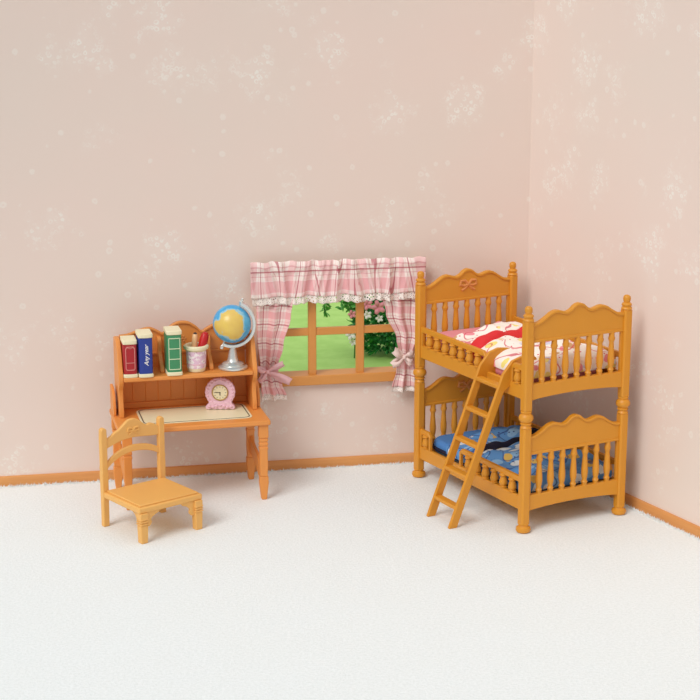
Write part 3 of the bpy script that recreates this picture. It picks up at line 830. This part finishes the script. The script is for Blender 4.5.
# arc in the x-z plane, from the bottom pole around the right to the top pole
am = MB(); pth = []
a_top = math.atan2(ax.z, ax.x); a_bot = a_top-pi
for k in range(33):
    a = a_bot+(a_top-a_bot)*k/32; pth.append((gc.x+.157*cos(a), 0, gc.z+.157*sin(a)))
n = len(pth); vs = []
for p in pth:
    d = (Vector(p)-gc).normalized()
    for rr_, yy in ((-.012, -.024), (.010, -.024), (.010, .024), (-.012, .024)): vs.append(Vector(p)+d*rr_+Vector((0, yy, 0)))
am.add(vs, [(4*i+j, 4*i+(j+1) % 4, 4*(i+1)+(j+1) % 4, 4*(i+1)+j) for i in range(n-1) for j in range(4)] + [(3, 2, 1, 0), (4*n-4, 4*n-3, 4*n-2, 4*n-1)])
am.build('meridian_arc', M['silver'], gl, bevel=.003)
qr = Vector((0, 0, 1)).rotation_difference(ax)
pn = MB(); 
pn.lathe([(.002, -.196), (.011, -.192), (.014, -.182), (.011, -.168), (.006, -.155), (.006, -.125), (.006, .125), (.007, .150), (.014, .158), (.016, .170), (.010, .178), (.012, .186), (.010, .194), (.002, .199)], seg=14)
pn.xform(Matrix.Translation(gc) @ qr.to_matrix().to_4x4()); pn.build('axis_pin', M['silver'], gl)
gs = MB(); gs.lathe([(max(.0005, R0*sin(pi*k/28)), -R0*cos(pi*k/28)) for k in range(29)], seg=48)
o = gs.build('globe_ball', M['globe'], gl); o.location = gc; o['label'] = 'blue sphere with yellow continents'

# clock --------------------------------------------------------------
ck = thing('table_clock', 'round pink scalloped clock standing on the desk mat', 'clock', dpt(-.287, .350, .5760), DA-R(14))
def disc(mb, cx, cz, r, y0, y1, seg=40, sc=0, ns=14):
    mb.prism([(cx+(r+sc*abs(cos(ns*pi*k/seg)))*cos(2*pi*k/seg), cz+(r+sc*abs(cos(ns*pi*k/seg)))*sin(2*pi*k/seg)) for k in range(seg)], y0, y1)
mb = MB(); disc(mb, 0, .123, .102, -.016, .022, 84, .004, 20); mb.build('clock_case', M['clockpink'], ck, bevel=.006)
mb = MB()
base = [(-.085, .0), (-.100, .006), (-.103, .018), (-.094, .03), (-.082, .04), (-.078, .06), (.078, .06), (.082, .04), (.094, .03), (.103, .018), (.100, .006), (.085, 0), (.06, .007), (.04, 0), (.02, .006), (0, 0), (-.02, .006), (-.04, 0), (-.06, .007)]
mb.prism(base, -.022, .026); mb.build('clock_foot', M['clockpink'], ck, bevel=.005)
mb = MB()
for k in range(22):
    a = 2*pi*k/22; s0 = len(mb.v); mb.lathe([(.0005, -.007), (.006, -.004), (.0085, 0), (.006, .004), (.0005, .007)], 0, 0, 8)
    mb.xform(Matrix.Translation((.088*cos(a), -.017, .123+.088*sin(a))), s0)
for x in (-.075, -.05, -.025, .0, .025, .05, .075):
    s0 = len(mb.v); mb.lathe([(.0005, -.009), (.009, -.005), (.012, 0), (.009, .005), (.0005, .009)], 0, 0, 8); mb.xform(Matrix.Translation((x, -.022, .026+.006*cos(x*60))), s0)
mb.build('frill', M['clockpink'], ck)
mb = MB(); disc(mb, 0, .123, .052, -.021, -.014, 40); mb.build('dial', M['clockface'], ck)['label'] = 'cream dial'
mb = MB(); mb.tube([(.054*cos(2*pi*k/40), -.021, .123+.054*sin(2*pi*k/40)) for k in range(41)], .0045, 8); mb.build('dial_ring', M['gold'], ck)['label'] = 'brown gold ring'
mb = MB()
for k in range(12):
    a = 2*pi*k/12; s0 = len(mb.v); mb.box(-.0014, .0014, -.0222, -.0208, .036, .044); mb.xform(Matrix.Translation((0, 0, .123)) @ Matrix.Rotation(a, 4, 'Y'), s0)
for ang, L, w in ((R(-88), .034, .002), (R(180), .020, .0028)):
    s0 = len(mb.v); mb.box(-w, w, -.0235, -.0215, -.004, L); mb.xform(Matrix.Translation((0, 0, .123)) @ Matrix.Rotation(ang, 4, 'Y'), s0)
mb.build('clock_hands', M['dark'], ck)['label'] = 'dark hands and hour marks'
mb = MB()
for sx in (-1, 1):
    mb.tube([(0, -.02, .212), (sx*.014, -.02, .222), (sx*.028, -.02, .218), (sx*.026, -.02, .206), (0, -.02, .212)], .004, 6)
mb.build('bow_ornament', M['clockpink'], ck)

# ------------------------------------------------------------------ chair (local: x across the back, y = forward of the seat is -y)
CB = Vector((-1.604, 10.387, 0)); cr_ = Vector((.7716, .6361, 0)); CA = math.atan2(cr_.y, cr_.x)
chair = thing('desk_chair', 'orange wooden toy chair with a curved backrest in front of the desk', 'chair', CB, CA)
def chair_parts():
    W, D = .455, .445
    def seatbox(x0, x1, y0, y1, z0, z1, name, bev):
        return MB().box(x0, x1, y0, y1, z0, z1).build(name, M['chair'], chair, bevel=bev, seg=3)
    seatbox(-.018, W+.012, -D, .0, .198, .238, 'seat_frame', .010)
    s = seatbox(.002, W-.008, -D+.02, -.02, .236, .250, 'seat', .006)
    # back posts: square, lightly turned waist
    for x in (.0, W-.012):
        mb = MB()
        mb.prism([(x-.022, 0), (x+.020, 0), (x+.022, .2), (x+.024, .36), (x+.021, .38), (x+.024, .40), (x+.021, .42), (x+.022, .60), (x+.020, .655), (x+.008, .668), (x-.010, .668), (x-.020, .655), (x-.022, .60), (x-.021, .42), (x-.024, .40), (x-.021, .38), (x-.024, .36), (x-.022, .2)], -.018, .020)
        mb.build('back_leg', M['chair'], chair, bevel=.005)
    # crest rail
    top = crom([(.018, .560), (.05, .572), (.085, .612), (.115, .632), (.145, .655), (.18, .684), (.222, .694), (.262, .684), (.298, .655), (.328, .632), (.358, .612), (.395, .585), (.425, .565)], 4)
    top = crom([(.018, .590), (.05, .598), (.085, .622), (.115, .634), (.150, .660), (.185, .686), (.222, .694), (.258, .686), (.292, .660), (.328, .634), (.358, .640), (.395, .628), (.425, .610)], 4)
    bot = crom([(.425, .548), (.36, .552), (.30, .560), (.222, .566), (.14, .560), (.08, .545), (.018, .525)], 4)
    r = MB().prism(top+bot, -.012, .014).build('crest_rail', M['chair'], chair, bevel=.005)
    bow_relief(r, .222, .618, -.014, .85, 'chair')
    a = crom([(.018, .428), (.07, .468), (.14, .500), (.222, .514), (.30, .508), (.37, .490), (.425, .462)], 4)
    b = crom([(.425, .418), (.37, .446), (.30, .464), (.222, .470), (.14, .456), (.07, .424), (.018, .384)], 4)
    MB().prism(a+b, -.010, .012).build('arched_rail', M['chair'], chair, bevel=.005)
    # front legs with scroll brackets
    for x, sx in ((.014, 1), (W-.022, -1)):
        mb = MB(); y = -D+.016
        mb.box(x-.028, x+.028, y-.026, y+.026, .150, .2)
        for z in (.160, .144, .128): mb.box(x-.031, x+.031, y-.029, y+.029, z-.005, z+.005)
        mb.box(x-.024, x+.024, y-.022, y+.022, .11, .17)
        vs = [(x-.028, .118), (x+.028, .118), (x+.023, 0), (x-.023, 0)]
        mb.prism(vs, y-.024, y+.024)
        mb.build('front_leg', M['chair'], chair, bevel=.004)
        br = [(x+sx*.02, .20), (x+sx*.13, .20)] + crom([(x+sx*.115, .182), (x+sx*.085, .170), (x+sx*.062, .150), (x+sx*.066, .126), (x+sx*.050, .104), (x+sx*.028, .106), (x+sx*.02, .12)], 4)
        MB().prism(br, y-.008, y+.008).build('bracket', M['chair'], chair, bevel=.003)
        br = [(y+.02, .20), (y+.12, .20)] + crom([(y+.11, .185), (y+.08, .172), (y+.06, .150), (y+.05, .12), (y+.035, .110), (y+.02, .12)], 4)
        MB().prism(br, x-.008, x+.008, axis='x').build('bracket', M['chair'], chair, bevel=.003)
chair_parts()

# ------------------------------------------------------------------ camera, light
cam = bpy.data.cameras.new('camera'); co = bpy.data.objects.new('camera', cam); COL.objects.link(co)
cam.sensor_width = 36; cam.lens = 1666.9/700*36; co.location = (0, 0, 3.6734)
co.rotation_euler = (pi/2-.2348, 0, 0); cam.clip_end = 100
S.camera = co
w = bpy.data.worlds.new('studio_daylight'); S.world = w; w.use_nodes = True
bg = w.node_tree.nodes['Background']; 
wt = w.node_tree; tc = wt.nodes.new('ShaderNodeTexCoord'); sx = wt.nodes.new('ShaderNodeSeparateXYZ'); wt.links.new(tc.outputs['Generated'], sx.inputs[0])
mr = wt.nodes.new('ShaderNodeMapRange'); mr.inputs[1].default_value = -.1; mr.inputs[2].default_value = .9; mr.inputs[3].default_value = .33; mr.inputs[4].default_value = .80
wt.links.new(sx.outputs[2], mr.inputs[0]); wt.links.new(mr.outputs[0], bg.inputs[1]); bg.inputs[0].default_value = (.97, .985, 1.0, 1)
def sun(name, rot, e, ang, col=(1, 1, 1)):
    l = bpy.data.lights.new(name, 'SUN'); l.energy = e; l.angle = R(ang); l.color = col
    o = bpy.data.objects.new(name, l); COL.objects.link(o); o.rotation_euler = rot; return o
def aim(v):  # direction the light travels
    return Vector(v).to_track_quat('-Z', 'Y').to_euler()
sun('key_sun', aim((.57, .80, -.90)), 1.58, 26, (1, .985, .96))
S.view_settings.view_transform = 'Standard'; S.view_settings.look = 'None'
S.view_settings.exposure = 0; S.view_settings.gamma = 1; S.view_settings.use_curve_mapping = False
